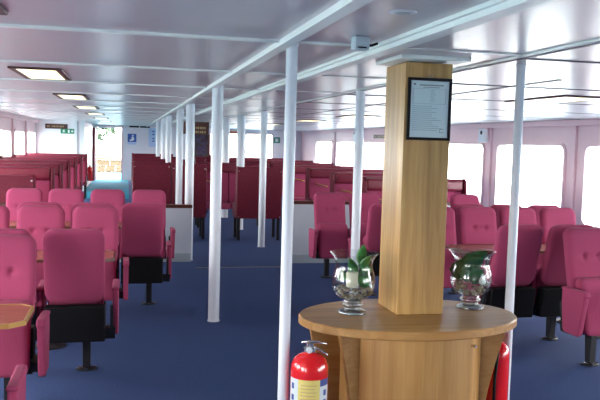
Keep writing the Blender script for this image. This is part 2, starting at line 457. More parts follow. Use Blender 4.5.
# (row name, y of pedestal, facing, left edges of backs, which is the aisle chair, group)
gL, gR = 'rose chairs in the left seating block', 'rose chairs in the right seating block'
W2 = .2025
def row(y, facing, xs, labels, group, aisle):
    """xs = left edge of each back; aisle = index of the chair at the aisle end; every other chair shares its neighbour's arm"""
    left_block = group == gL
    for i, (x, l) in enumerate(zip(xs, labels)):
        cx = x + W2
        out = 1 if left_block else -1           # world side of the aisle
        inn = -out
        s = 1 if facing == 'us' else -1         # local x sign of world +x
        arms = (s * out,)                        # the arm towards the aisle
        chair(cx, y, facing, arms, .275 if i == 0 and l else .2375, l, group)
row(3.43, 'away', [-.945], ['rose chair in the bottom left corner of which only the armrest shows'], gL, 0)
row(4.72, 'us', [-.955], ['rose tufted chair facing forward at the nearest brass-edged table'], gL, 0)
row(5.60, 'away', [-.55, -1.03], ['rose chair with plain back beside the near left aisle, on a black pedestal', 'rose chair with plain back hidden behind the nearest tufted chair'], gL, 0)
row(6.85, 'us', [-.48, -.95, -1.42], ['tufted rose chair at the second left table, at its aisle end', 'tufted rose chair in the second left facing row, middle one', 'tufted rose chair in the second left facing row, cut by the photo edge'], gL, 0)
row(7.78, 'away', [-.05, -.53, -1.01], ['rose chair with plain back and black underside, beside the passage', 'rose chair seen as a rim behind the aisle chair of the second facing row', 'rose chair seen as a rim behind the middle chair of the second facing row'], gL, 0)
row(9.20, 'us', [.06, -.43, -.91, -1.385], ['tufted rose chair in front of the left half partition, aisle end', 'tufted rose chair in front of the left half partition, second from the aisle', 'tufted rose chair in front of the left half partition, third from the aisle', 'tufted rose chair in front of the left half partition, fourth from the aisle'], gL, 0)
row(5.19, 'us', [3.44, 3.92], ['tufted rose chair at far right with broad armrest panel turned to the aisle', 'tufted rose chair at far right, cut off by the photo edge'], gR, 0)
row(5.97, 'away', [3.00, 3.48, 3.96], ['plain-backed rose chair behind the slim post right of the counter', 'plain-backed rose chair just behind the large tufted chair at far right', 'plain-backed rose chair whose corner shows at the right photo edge'], gR, 0)
row(7.15, 'us', [2.96, 3.43, 3.90, 4.375], ['tufted rose chair mostly hidden by the oak column, at the right table', 'tufted rose chair at the right table just above the leafy vase', 'tufted rose chair crossed by the slim post at the right table', 'tufted rose chair at the window end of the right table'], gR, 0)
row(8.02, 'away', [2.55, 3.02, 3.49, 3.95, 4.42], ['plain-backed rose chair at the aisle just left of the oak column', 'plain-backed rose chair hidden behind the oak column', 'rose chair rim behind the tufted chair above the leafy vase', 'rose chair rim behind the tufted chair crossed by the post', 'rose chair rim behind the tufted chair at the window end'], gR, 0)
row(9.13, 'us', [2.33, 2.80, 3.27, 3.74, 4.21], ['tufted rose chair at the aisle in front of the right half partition', 'tufted rose chair by the right half partition, second from the aisle', 'tufted rose chair by the right half partition, third from the aisle', 'tufted rose chair by the right half partition, fourth from the aisle', 'tufted rose chair right of the oak column in front of a window'], gR, 0)

# tables
def table(x0, x1, y0, y1, label, side):
    c = .07; z = .735
    t = thing('saloon_table', label, 'table', ((x0 + x1) / 2, (y0 + y1) / 2, 0), 0, 'brown saloon tables')
    hx, hy = (x1 - x0) / 2, (y1 - y0) / 2
    def oct_(e): return [(-hx - e, -hy + c), (-hx + c, -hy - e), (hx - c, -hy - e), (hx + e, -hy + c), (hx + e, hy - c), (hx - c, hy + e), (-hx + c, hy + e), (-hx - e, hy - c)]
    bm = B(); prism(bm, oct_(-.006), 'z', z - .022, z + .002); top = obj('table_top', bm, M['ply'], t)
    bm = B(); a = oct_(.004); b = oct_(-.010); V = []
    for zz in (z - .021, z + .004): V.append(([bm.verts.new((*p, zz)) for p in a], [bm.verts.new((*p, zz)) for p in b]))
    for i in range(8):
        j = (i + 1) % 8
        for q in ((V[0][0][i], V[0][0][j], V[1][0][j], V[1][0][i]), (V[1][0][i], V[1][0][j], V[1][1][j], V[1][1][i]), (V[1][1][i], V[1][1][j], V[0][1][j], V[0][1][i]), (V[0][1][i], V[0][1][j], V[0][0][j], V[0][0][i])): bm.faces.new(q)
    obj('edging', bm, M['brass'] if y0 < 4 else M['darkwood'], top)
    for s in (-1, 1):
        bm = B(); lathe(bm, [(.15, 0), (.15, .012), (.03, .03), (.026, .05), (.026, z - .03), (.07, z - .024)], (s * hx * .55, 0, 0), 20, .8, .8); obj('pedestal', bm, M['black'], t)
table(-1.9, -.50, 3.95, 4.43, 'brown veneer table with brass edge at bottom left', 1)
table(-2.3, -.09, 6.02, 6.50, 'brown veneer table corner seen behind the near aisle chair on the left', 1)
table(2.98, 4.6, 6.33, 6.78, 'brown veneer table behind the leafy vase and the slim right post', 1)
table(-1.7, .0, 8.28, 8.74, 'brown veneer table before the last left row of tufted chairs', 1)

# ------------------------------------------------------------------ high backed benches
def make_bench(w, top=1.25, label='', group=None, handle=True, zlow=.375):
    """faces -y; origin at the middle of its back panel"""
    t = thing('bench_seat', label, 'bench', (0, 0, 0), 0, group)
    n = max(1, round(w / .55))
    bm = B(); box(bm, -w / 2, w / 2, 0, .035, zlow, top); bp = obj('back_panel', bm, M['panel'], t, bevel=.01)
    for sx in (-1, 1):
        for zz in (top - .07, zlow + .03):
            bm = B(); tube(bm, [(sx * (w / 2 - .03), .03, zz), (sx * (w / 2 - .03), .043, zz)], .011, 8); obj('bolt', bm, M['steel'], bp)
    bm = B()
    def r(a, b, d): return (a, -.075 - d, top - .10 + b)
    pad(bm, w - .08, .19, .15, .05, .05, r, nf=8); obj('headrest_roll', bm, M['vinyl'], t, smooth=True)
    for i in range(n):
        cw = (w - .08) / n; cx = -w / 2 + .04 + cw * (i + .5)
        bm = B()
        def m1(a, b, d): return (cx + a, -.055 - d - .03 * (.8 - (.76 + b)), .76 + b)
        pad(bm, cw - .01, .58, .09, .03, .03, m1, nf=6); bk = obj('backrest', bm, M['fabric'], t, smooth=True)
        bm = B()
        def m2(a, b, d): return (cx + a, -.30 + b, .42 + d)
        pad(bm, cw - .01, .46, .12, .04, .045, m2, nf=6); obj('seat', bm, M['fabric'], t, smooth=True)
        if handle and i == 0:
            bm = B(); tube(bm, [(cx - .13, -.105, .885), (cx - .11, -.13, .885), (cx + .07, -.135, .845), (cx + .12, -.105, .835)], .010, 8); obj('grab_handle', bm, M['brass'], bk)
    for sx in (-1, 1):
        bm = B(); x = sx * (w / 2 - .018)
        prism(bm, [(.0, zlow), (.0, top), (-.10, top + .01), (-.17, top - .04), (-.20, .80), (-.26, .64), (-.50, .60), (-.52, .40), (-.40, zlow)], 'x', x - .018, x + .018)
        e = obj('end_panel', bm, M['panel'], t, bevel=.008)
        for yy, zz in ((-.06, .95), (-.10, .62)):
            bm = B(); tube(bm, [(sx * (w / 2), yy, zz), (sx * (w / 2 + .01), yy, zz)], .011, 8); obj('bolt', bm, M['steel'], e)
        bm = B(); box(bm, x - .025 * (1 + sx), x + .025 * (1 - sx), -.06, -.01, 0, zlow + .02); obj('leg', bm, M['black'], t)
        bm = B(); box(bm, x - .025 * (1 + sx), x + .025 * (1 - sx), -.47, -.42, 0, .38); obj('leg', bm, M['black'], t)
    return t
bc = {}
def bench(x0, x1, y, facing, top, label, group):
    w = round(x1 - x0, 2); loc = ((x0 + x1) / 2, y, 0); rz = 0 if facing == 'us' else PI; key = (w, top)
    if key in bc: return copy_tree(bc[key], loc, rz, label, group)
    t = make_bench(w, top); bc[key] = t; t.location = loc; t.rotation_euler = (0, 0, rz); t['label'] = label; t['group'] = group
    return t
gb = 'burgundy high backed benches beyond the partitions'
ordn = ['nearest', 'second', 'third', 'fourth', 'fifth', 'sixth', 'seventh', 'eighth']
bench(-2.64, -1.25, 10.98, 'away', 1.13, 'burgundy bench with plain back panel just behind the left half partition', gb)
for i, y in enumerate((12.08, 13.6, 15.4, 17.4, 19.5, 21.8)):
    bench(-2.68, -1.08, y, 'us', 1.21, 'burgundy bench under the left windows, %s of the stepped row facing the camera' % ordn[i], gb)
bench(.09, .71, 12.86, 'away', 1.29, 'burgundy bench back beside the aft doorway, left of a close pair', gb)
bench(.73, 1.31, 12.86, 'away', 1.27, 'burgundy bench back at the left side of the passage, right of a close pair', gb)
bench(1.81, 2.58, 12.7, 'away', 1.25, 'lone burgundy bench back standing in the passage on black legs', gb)
bench(1.30, 2.62, 15.05, 'us', 1.25, 'burgundy bench facing the camera with grab handle, seen through the passage', gb)
for i, (x0, x1, y) in enumerate([(.12, 1.30, 16.9), (.12, 1.30, 19.2), (.12, 1.30, 22.5)]):
    bench(x0, x1, y, 'away', 1.25, 'burgundy bench back in the middle left column, %s behind the close pair' % ['first', 'second', 'third'][i], gb)
for i, (x0, x1, y) in enumerate([(1.75, 3.0, 17.5), (1.75, 3.0, 20.0), (1.75, 3.0, 23.0)]):
    bench(x0, x1, y, 'away', 1.25, 'burgundy bench back in the middle right column, %s beyond the passage' % ['first', 'second', 'third'][i], gb)
for i, y in enumerate((10.95, 12.75, 14.6, 16.6, 18.7, 20.9, 23.3)):
    bench(3.45, 5.10, y, 'us', 1.19, 'rose and burgundy bench in the right column before the windows, %s from the partition' % ['first', 'second', 'third', 'fourth', 'fifth', 'sixth', 'seventh'][i], gb)

# ------------------------------------------------------------------ oak counter built round the column
cx0, cy0 = 1.60, 4.08
t = thing('oak_counter', 'oval oak counter with curved body wrapped round the square column', 'counter', (cx0, cy0, 0))
bm = B(); n = 72
N_ = 72
rings = []
for r, z in ((.985, .662), (1.0, .668), (1.0, .702), (.988, .710), (0.3, .710)):
    rings.append([bm.verts.new((.648 * r * math.cos(2 * PI * i / N_), .435 * r * math.sin(2 * PI * i / N_), z)) for i in range(N_)])
for a, b in zip(rings, rings[1:]):
    for i in range(N_): bm.faces.new((a[i], a[(i + 1) % N_], b[(i + 1) % N_], b[i]))
bm.faces.new(rings[0][::-1]); bm.faces.new(rings[-1])
top = obj('counter_top', bm, M['oaktop'], t)
bm = B(); lathe(bm, [(1.0, .0), (1.0, .664)], (0.01, .0, 0), 60, .43, .35); obj('body', bm, M['oakbody'], t, smooth=True).modifiers.new('e', 'EDGE_SPLIT')
def fin(ang, r0, r1, rb, th=.024):
    """bracket fin with concave outer edge: radius r1 under the top, rb lower down"""
    pts = [(r0, 0), (rb, 0)]
    for k in range(13):
        a = k / 12; z = .05 + .60 * a; rr = rb + (r1 - rb) * (1 - math.cos(a * PI / 2)) ** 1.0
        pts.append((rr, z))
    pts += [(r1, .66), (r0, .66)]
    bm = B(); prism(bm, pts, 'y', -th / 2, th / 2)
    bmesh.ops.rotate(bm, verts=bm.verts, cent=(0, 0, 0), matrix=Matrix.Rotation(ang, 3, 'Z'))
    return bm
for ang, r0, r1, rb in ((math.radians(-27), .30, .545, .44), (math.radians(207), .30, .545, .44), (math.radians(184), .32, .60, .52), (math.radians(40), .28, .52, .38), (math.radians(140), .28, .52, .38)):
    obj('bracket', fin(ang, r0, r1, rb), M['oaktop'], t, bevel=.003)
bm = B()
tube(bm, [(.285, -.275, .585), (.29, -.285, .585)], .008, 8); obj('screw_cap', bm, M['steel'], t)

cw0, cw1, cyA, cyB = 1.515, 1.797, 4.05, 4.38
t = thing('oak_column', 'square oak clad column rising from the counter to the ceiling', 'column', ((cw0 + cw1) / 2, (cyA + cyB) / 2, .711))
hw, hd = (cw1 - cw0) / 2, (cyB - cyA) / 2
bm = B(); box(bm, -hw, hw, -hd, hd, 0, H - .03 - .711); obj('shaft', bm, M['oak'], t, bevel=.004)
bm = B(); box(bm, -hw - .065, hw + .065, -hd - .10, hd + .02, H - .022 - .711, H - .711); obj('head_board', bm, M['strip'], t, bevel=.004)
bm = B(); tube(bm, [(-hw + .03, -hd, .83 + .09), (-hw + .03, -hd - .004, .83 + .09)], .006, 8); obj('screw_cap', bm, M['brass'], t)

# framed certificate
t = thing('framed_certificate', 'black framed printed certificate hanging on the oak column', 'picture frame', (1.66, cyA - .001, 1.715))
fwid, fh = .262, .350
bm = B()
for a in ((-fwid / 2, fwid / 2, -.018, 0, 0, .016), (-fwid / 2, fwid / 2, -.018, 0, fh - .016, fh), (-fwid / 2, -fwid / 2 + .016, -.018, 0, .016, fh - .016), (fwid / 2 - .016, fwid / 2, -.018, 0, .016, fh - .016)): box(bm, *a)
obj('frame', bm, M['shell'], t, bevel=.003)
bm = B(); box(bm, -fwid / 2 + .014, fwid / 2 - .014, -.008, -.002, .014, fh - .014)
pp = obj('paper', bm, principled('certificate_paper', (.58, .70, .73), .5), t)
ink = principled('grey_print', (.22, .27, .30), .6); inkl = principled('pale_print', (.32, .42, .45), .6); inkr = principled('faint_red_print', (.40, .42, .44), .6)
bm = B(); X0 = -.10
box(bm, -.098, -.086, -.0095, -.008, .310, .317); obj('print_mark', bm, M['shell'], pp)
bm = B()
box(bm, -.062, .082, -.0095, -.008, .306, .313); box(bm, -.04, .06, -.0095, -.008, .296, .300); obj('print_heading', bm, ink, pp)
bm = B()
for k in range(6):
    z = .278 - k * .0115; w_ = random.uniform(.0, .02)
    box(bm, .004, .022 + w_, -.0095, -.008, z, z + .0035)
for k in range(13):
    z = .190 - k * .0112; box(bm, X0, -.01 + random.uniform(.02, .095), -.0095, -.008, z, z + .0032)
obj('print_lines', bm, inkl, pp)
bm = B()
for z in (.289, .205): box(bm, X0, .098, -.0095, -.008, z, z + .0012)
for x in (X0, .0965): box(bm, x, x + .0012, -.0095, -.008, .205, .289)
obj('print_table', bm, ink, pp)
bm = B(); box(bm, .066, .092, -.0095, -.008, .044, .047); box(bm, .066, .092, -.0095, -.008, .062, .065); box(bm, .066, .069, -.0095, -.008, .044, .065); obj('print_seal', bm, ink, pp)
bm = B(); box(bm, -.012, -.008, -.006, 0, fh, fh + .018); box(bm, .008, .012, -.006, 0, fh, fh + .018); obj('hanging_hook', bm, M['steel'], t)

# ------------------------------------------------------------------ hurricane vases
def vase(x, y, label):
    t = thing('hurricane_vase', label, 'vase', (x, y, .711))
    outer = [(.045, .078), (.080, .090), (.108, .115), (.122, .150), (.126, .182), (.121, .220), (.110, .256), (.106, .282), (.110, .306), (.122, .330), (.140, .348)]
    inner = [(r - .0035, z) for r, z in reversed(outer)]
    bm = B(); lathe(bm, outer + [(.1405, .3495)] + inner + [(.02, .079)], n=40, cap=False); obj('bowl', bm, M['vase'], t, smooth=True)
    foot = [(.0, .0), (.082, .0), (.086, .005), (.080, .014), (.056, .024), (.044, .032), (.056, .042), (.066, .052), (.058, .062), (.048, .068), (.052, .076), (.040, .080), (.0, .080)]
    bm = B(); lathe(bm, foot[1:-1], n=36); obj('foot', bm, M['vasefoot'], t, smooth=True)
    return t
v1 = (1.278, 4.14); v2 = (2.04, 4.20)
vase(*v1, 'glass hurricane vase left of the oak column, holding candle and leaf')
vase(*v2, 'glass hurricane vase right of the oak column, filled by a dark leaf')
# pebbles
def pebble_mesh(s):
    bm = B(); bmesh.ops.create_icosphere(bm, subdivisions=2, radius=1)
    for v in bm.verts:
        v.co = Vector((v.co.x * .018 * (1 + .2 * math.sin(3 * v.co.y + s)), v.co.y * .014 * (1 + .15 * math.cos(4 * v.co.z + s)), v.co.z * .011))
    return bm
pebs = []
def pebbles(vx, vy, where, n):
    placed = []
    for lay, (rad, quota) in enumerate(((.054, 7), (.078, 12), (.090, n - 19))):
        cnt = 0
        for _ in range(1500):
            if cnt >= quota: break
            a = random.uniform(0, 2 * PI); r = rad * math.sqrt(random.uniform(0 if lay == 0 else .35, 1))
            p = Vector((vx + r * math.cos(a), vy + r * math.sin(a), .711 + .0925 + lay * .0245))
            if any((p - q).length < .031 for q in placed): continue
            placed.append(p); cnt += 1
    for p in placed:
        if len(pebs) < 3:
            o = obj('pebble', pebble_mesh(len(pebs)), M['pebble'], None, smooth=True); pebs.append(o)
        else:
            o = random.choice(pebs).copy(); COL.objects.link(o)
        o.location = p; o.rotation_euler = (0, 0, random.uniform(0, 6))
        tag(o, 'small rounded pale pebble lying in the %s glass vase' % where, 'pebble', 'pebbles in the %s vase' % where)
pebbles(*v1, 'candle-holding', 33); pebbles(*v2, 'leaf-filled', 27)
# candle
t = thing('candle', 'short cream pillar candle standing among pebbles in the left vase', 'candle', (v1[0] - .012, v1[1] - .01, .711 + .1525))
bm = B(); lathe(bm, [(.029, 0), (.034, .004), (.034, .082), (.030, .087), (.012, .084)], n=24); obj('wax_body', bm, M['wax'], t, smooth=True)
bm = B(); tube(bm, [(0, 0, .083), (.002, 0, .095)], .0015, 6); obj('wick', bm, M['shell'], t)
def leaf(bm, p0, p1, width, bend, n=12, tip=1.6, up=(0, 0, 1), wav=.0):
    """leaf blade with a folded midrib from p0 to p1"""
    p0, p1 = Vector(p0), Vector(p1); d = p1 - p0; side = d.cross(Vector(up)).normalized(); nrm = side.cross(d).normalized()
    rows = []
    for i in range(n + 1):
        s = i / n; c = p0 + d * s + nrm * bend * math.sin(PI * s)
        w = width * (math.sin(PI * min(1, s ** .8)) ** .8) * (1 + wav * math.sin(24 * s)) + .0006
        rows.append([bm.verts.new(c + side * w * k + nrm * (abs(k) * w * .35)) for k in (-1, -.5, 0, .5, 1)])
    th = nrm * -.0012; low = [[bm.verts.new(v.co + th) for v in r] for r in rows]
    for a, b, c, e in zip(rows, rows[1:], low, low[1:]):
        for k in range(4):
            bm.faces.new((a[k], a[k + 1], b[k + 1], b[k])); bm.faces.new((c[k], e[k], e[k + 1], c[k + 1]))
        bm.faces.new((a[0], b[0], e[0], c[0])); bm.faces.new((a[4], c[4], e[4], b[4]))
    bm.faces.new(list(reversed(rows[0])) + low[0]); bm.faces.new(rows[-1] + low[-1][::-1])
    return bm
t = thing('leaf_sprig', 'bright green leafy sprig poking above the rim of the left vase', 'foliage', (*v1, .711))
bm = B(); tube(bm, [(.01, .02, .17), (.03, .02, .26), (.045, .0, .34)], .003, 6); obj('stem', bm, M['leaf'], t)
for p0, p1, w, b in (((.045, .0, .27), (.050, -.02, .400), .030, .012), ((.05, .0, .24), (.085, -.035, .335), .026, .01), ((.03, .03, .20), (.095, .0, .19), .034, .02), ((.03, .03, .21), (-.01, .06, .31), .028, .02), ((.06, .02, .22), (.10, -.03, .26), .024, .01), ((.02, -.02, .19), (.075, -.06, .17), .026, .02), ((-.03, .03, .19), (-.085, .02, .22), .024, .02)):
    bm = B(); leaf(bm, p0, p1, w * (1.0 if p1[2] > .3 else 1.35), b, up=(0, 1, .2)); obj('leaf', bm, M['leaf'], t, smooth=True)
t = thing('leaf_sprig', 'large dark green leaf curled inside the right vase', 'foliage', (*v2, .711))
bm = B(); tube(bm, [(-.04, .0, .16), (-.055, .01, .24), (-.02, .0, .31), (.05, -.02, .345)], .003, 6); obj('stem', bm, M['leafdark'], t)
for p0, p1, w, b in (((-.055, .0, .175), (.085, -.03, .352), .052, .03), ((-.06, -.03, .20), (.06, -.04, .31), .045, .02), ((-.07, .03, .16), (-.03, .02, .30), .046, .02), ((-.02, -.06, .16), (.055, -.06, .24), .040, .02), ((.0, .05, .18), (.07, .04, .27), .040, .02), ((-.06, -.05, .17), (-.02, -.06, .28), .040, .015)):
    bm = B(); leaf(bm, p0, p1, w * 1.3, b, up=(0, 1, .1), wav=.08); obj('leaf', bm, M['leafdark'], t, smooth=True)
t = thing('seashell', 'white spiral seashell propped against the leaf in the right vase', 'shell', (v2[0] + .05, v2[1] - .05, .711 + .150))
bm = B(); lathe(bm, [(.004, 0), (.018, .006), (.022, .018), (.017, .026), (.018, .032), (.012, .040), (.013, .046), (.007, .055), (.002, .064)], n=16); obj('spiral_shell', bm, M['signw'], t, smooth=True)

# ------------------------------------------------------------------ fire extinguishers
def extinguisher(x, y, z0, h, r, label, face=-90, full=True):
    t = thing('fire_extinguisher', label, 'fire extinguisher', (x, y, z0), 0, 'fire extinguishers')
    hs = h - .10
    bm = B(); lathe(bm, [(r * .92, 0), (r, .012), (r, hs - .085), (r * .97, hs - .055), (r * .84, hs - .025), (r * .58, hs - .004), (r * .30, hs + .006), (r * .28, hs + .02)], n=40)
    cyl = obj('cylinder', bm, M['red'], t, smooth=True)
    bm = B(); lathe(bm, [(r * .35, hs + .012), (r * .35, hs + .03), (r * .22, hs + .034), (r * .22, hs + .055)], n=20); valve = obj('valve', bm, M['steel'], t, smooth=False)
    # label: yellow between two pale panels, wrapped on the cylinder
    def wrap(a0, a1, z0_, z1_, m, nm, off=.0012, par=cyl):
        b_ = B(); k = 14; A = []
        for i in range(k + 1):
            a = math.radians(a0 + (a1 - a0) * i / k); A.append([b_.verts.new(((r + o) * math.cos(a), (r + o) * math.sin(a), z)) for o in (.0002, off) for z in (z0_, z1_)])
        for p, q in zip(A, A[1:]):
            b_.faces.new((p[2], q[2], q[3], p[3])); b_.faces.new((p[3], q[3], q[1], p[1])); b_.faces.new((p[0], q[0], q[2], p[2]))
        b_.faces.new((A[0][0], A[0][2], A[0][3], A[0][1])); b_.faces.new((A[-1][0], A[-1][1], A[-1][3], A[-1][2]))
        return obj(nm, b_, m, par)
    if full:
        zt = hs - .115
        # the panel faces the viewer side of the room
        yl = wrap(face - 34, face + 34, .03, zt, M['labely'], 'instruction_label')
        wl = wrap(face - 72, face - 34, .03, zt, M['labelw'], 'picture_label'); wr = wrap(face + 34, face + 72, .03, zt - .035, M['labelw'], 'class_label')
        wrap(face + 34, face + 72, zt - .034, zt, M['labelb'], 'blue_band')
        for k in range(5): wrap(face - 26, face + 24 - 6 * (k % 2), zt - .03 - k * .018, zt - .025 - k * .018, M['gold'], 'print_line', .0018, yl)
        for k in range(3):
            wrap(face - 62, face - 50, zt - .055 - k * .06, zt - .025 - k * .06, M['labelb'], 'pictogram', .0018, wl)
            wrap(face + 48, face + 60, zt - .085 - k * .05, zt - .055 - k * .05, M['labelb'], 'pictogram', .0018, wr)
    # carrying handle and lever
    bm = B(); tube(bm, [(r * .15, -.01, hs + .034), (.03, -.012, hs + .03), (.078, -.03, hs + .004), (.085, -.035, hs - .006)], .007, 8); obj('carry_handle', bm, M['steel'], t, smooth=True)
    bm = B(); tube(bm, [(-.045, .0, hs + .060), (.0, -.004, hs + .064), (.04, -.008, hs + .060), (.085, -.02, hs + .052)], [.004, .008, .007, .004], 8); obj('squeeze_lever', bm, M['steel'], t, smooth=True)
    bm = B(); lathe(bm, [(.016, -.006), (.016, .006)], n=18); bmesh.ops.rotate(bm, verts=bm.verts, matrix=Matrix.Rotation(PI / 2, 3, 'X')); bmesh.ops.translate(bm, verts=bm.verts, vec=(-.012, -r * .33, hs + .026)); obj('gauge', bm, M['labelw'], t)
    bm = B(); tube(bm, [(.0, .02, hs + .035), (.0, .05, hs + .03), (.01, r + .010, hs - .06), (.02, r + .012, hs - .20), (.02, r + .012, .16)], .009, 8); hse = obj('hose', bm, M['shell'], t, smooth=True)
    bm = B(); tube(bm, [(.02, r + .012, .16), (.02, r + .012, .06)], [.009, .016], 10); obj('nozzle', bm, M['shell'], hse)
    return t
extinguisher(.937, 3.76, 0, .690, .099, 'red fire extinguisher with yellow label standing left of the oak counter', face=-104)
extinguisher(2.125, 3.99, 0, .650, .072, 'red fire extinguisher half hidden behind the right edge of the counter', full=False).rotation_euler.z = math.radians(160)
extinguisher(-1.15, 24.8, .30, .55, .085, 'small red fire extinguisher on the corridor wall by the aft doorway', full=False)
bm = B(); box(bm, -1.32, -1.225, 24.72, 24.88, .28, .30); box(bm, -1.32, -1.31, 24.72, 24.88, .30, .55); tag(obj('wall_bracket', bm, M['steel']), 'steel wall bracket under the extinguisher in the corridor', 'bracket')

# ------------------------------------------------------------------ ceiling fittings
def ceiling_light(x0, x1, y0, y1, label):
    t = thing('ceiling_light', label, 'ceiling light', ((x0 + x1) / 2, (y0 + y1) / 2, H), 0, 'recessed ceiling lights')
    hx, hy, b = (x1 - x0) / 2, (y1 - y0) / 2, .05
    bm = B()
    for a in ((-hx, hx, -hy, -hy + b), (-hx, hx, hy - b, hy), (-hx, -hx + b, -hy + b, hy - b), (hx - b, hx, -hy + b, hy - b)): box(bm, *a, -.015, 0)
    obj('light_frame', bm, M['frame_b'], t, bevel=.006)
    bm = B(); box(bm, -hx + b - .005, hx - b + .005, -hy + b - .005, hy - b + .005, -.013, 0); obj('light_diffuser', bm, M['diff'], t)
ll = [(2.15, 3.33), (5.9, 6.95), (9.3, 10.4), (12.55, 13.7), (16.0, 17.1), (19.5, 20.6), (23.0, 24.1)]
names = ['partly in frame at top left', 'large one over the left chairs', 'second in the left line', 'third in the left line', 'fourth in the left line', 'fifth in the left line', 'sixth in the left line']
for (a, b), nm in zip(ll, names): ceiling_light(-.86, -.48, a, b, 'warm fluorescent ceiling light in brown frame, ' + nm)
for (x0, x1, a, b), nm in zip([(3.85, 4.38, 6.22, 7.35), (3.68, 4.2, 12.3, 13.4), (3.6, 4.1, 15.6, 16.7), (3.6, 4.1, 20.0, 21.1)], ['largest right of the column', 'behind the post left of the column', 'farther one on the right side', 'farthest one on the right side']):
    ceiling_light(x0, x1, a, b, 'warm fluorescent ceiling light in brown frame, ' + nm)
t = thing('smoke_detector', 'round flat white ceiling disc above the oak column', 'smoke detector', (1.0, 2.73, H))
bm = B(); lathe(bm, [(.044, -.005), (.052, -.003), (.054, 0)], n=32); obj('housing', bm, M['white'], t)
bm = B(); lathe(bm, [(.030, -.007), (.034, -.005)], n=24); obj('grille', bm, M['greybox'], t)
t = thing('junction_box', 'pale grey square box under the ceiling girder', 'junction box', (1.05, 3.42, H))
bm = B(); box(bm, -.036, .036, -.035, .035, -.062, 0); obj('housing', bm, M['greybox'], t, bevel=.006)
bm = B(); box(bm, -.02, .02, -.038, -.034, -.056, -.050); obj('vent_slot', bm, M['shell'], t)
bm = B(); tube(bm, [(.034, .0, -.04), (.06, .0, -.036), (.085, .0, -.026)], .006, 8); obj('cable', bm, M['shell'], t)

# wall speaker and fittings on the right window side
def wallbox(y, z, label):
    t = thing('wall_speaker', label, 'speaker', (XR - .09, y, z), 0, 'wall speakers')
    bm = B(); box(bm, -.08, 0.0, -.14, .14, -.14, .14); obj('cabinet', bm, M['white'], t, bevel=.012)
    bm = B(); tube(bm, [(-.08, 0, .06), (-.088, 0, .06)], .04, 18); obj('dial', bm, M['shell'], t)
    bm = B(); box(bm, 0, .045, -.03, .03, -.04, .04); obj('mounting', bm, M['white'], t)
wallbox(14.10, 1.93, 'small white box on the window pillar right of the oak column')
wallbox(22.9, 1.97, 'small white box on the far window pillar left of the column')
def plaque(loc, w, h, label, mat, text_mat, axis='y', rows=2, gaps=True, grp=None):
    t = thing('sign_plaque', label, 'sign', loc, 0, grp)
    bm = B()
    mk = (lambda b, u0, u1, d0, d1, z0, z1: box(b, u0, u1, -d1, -d0, z0, z1)) if axis == 'y' else (lambda b, u0, u1, d0, d1, z0, z1: box(b, -d1, -d0, -u1, -u0, z0, z1))
    mk(bm, -w / 2, w / 2, 0, .02, -h / 2, h / 2); p = obj('board', bm, mat, t)
    bm = B(); rr = random.Random(3)
    for k in range(rows):
        z = h * (.5 - (k + 1) / (rows + 1)); u = -w * .40
        lh = h / (rows + 1) * .33
        while u < w * .36:
            lw = w * .022 * rr.uniform(.8, 1.6); mk(bm, u, u + lw, .02, .025, z - lh, z + lh)
            if rr.random() < .5: mk(bm, u, u + lw * 2.0, .02, .025, z - lh, z - lh * .55)
            u += lw * 2.6 if rr.random() > .14 else lw * 5
    obj('lettering', bm, text_mat, p)
    return t
plaque((-2.13, 24.4, 1.985), .66, .15, 'narrow brown sign with pale lettering on the white cabin bulkhead', M['brown'], M['gold'], rows=1)
plaque((XR - .005, 20.8, 1.93), 1.2, .11, 'narrow dark sign with pale lettering above the right windows', M['brown'], M['gold'], axis='x', rows=1)
plaque((XL + .12, 18.8, 1.95), 1.0, .10, 'dark lettered strip above the left windows at the photo edge', M['brown'], M['greybox'], axis='xl', rows=1) if False else None
# green exit signs
def exit_sign(loc, w, h, label, arrow=True):
    t = thing('exit_sign', label, 'exit sign', loc, 0, 'green exit signs')
    bm = B(); box(bm, -w / 2, w / 2, -.02, 0, -h / 2, h / 2); p = obj('board', bm, M['green'], t)
    bm = B(); s = h
    if arrow:
        x = -w * .28
        lathe(bm, [(.07 * s, -.003), (.07 * s, .003)], n=12); bmesh.ops.rotate(bm, verts=bm.verts, matrix=Matrix.Rotation(PI / 2, 3, 'X')); bmesh.ops.translate(bm, verts=bm.verts, vec=(x + .05 * s, -.024, .27 * s))
        for pts in ([(-.10, .16), (.10, .18), (.08, -.05), (-.06, -.05)], [(-.06, -.05), (.02, -.05), (-.12, -.36), (-.22, -.34)], [(.02, -.05), (.10, -.05), (.26, -.22), (.18, -.28)], [(.08, .17), (.28, .02), (.24, -.04), (.05, .10)], [(-.10, .16), (-.28, .02), (-.24, -.04), (-.06, .08)]):
            prism(bm, [(x + a * s, b * s) for a, b in pts], 'y', -.026, -.020)
        box(bm, .02 * w, .14 * w, -.026, -.02, -.32 * s, .32 * s)
        prism(bm, [(w * .22, .0), (w * .36, .28 * s), (w * .40, .22 * s), (w * .33, .05 * s), (w * .46, .05 * s), (w * .46, -.05 * s), (w * .33, -.05 * s), (w * .40, -.22 * s), (w * .36, -.28 * s)], 'y', -.026, -.02)
    else:
        box(bm, -w * .22, w * .22, -.026, -.02, -.30 * s, .26 * s)
    obj('pictogram', bm, M['signw'], p)
exit_sign((-1.80, 24.4, 1.845), .41, .15, 'green running figure exit sign under the brown sign on the bulkhead')
exit_sign((6.04, YB - .005, 1.77), .26, .24, 'small square green exit sign on the far white wall', arrow=False)
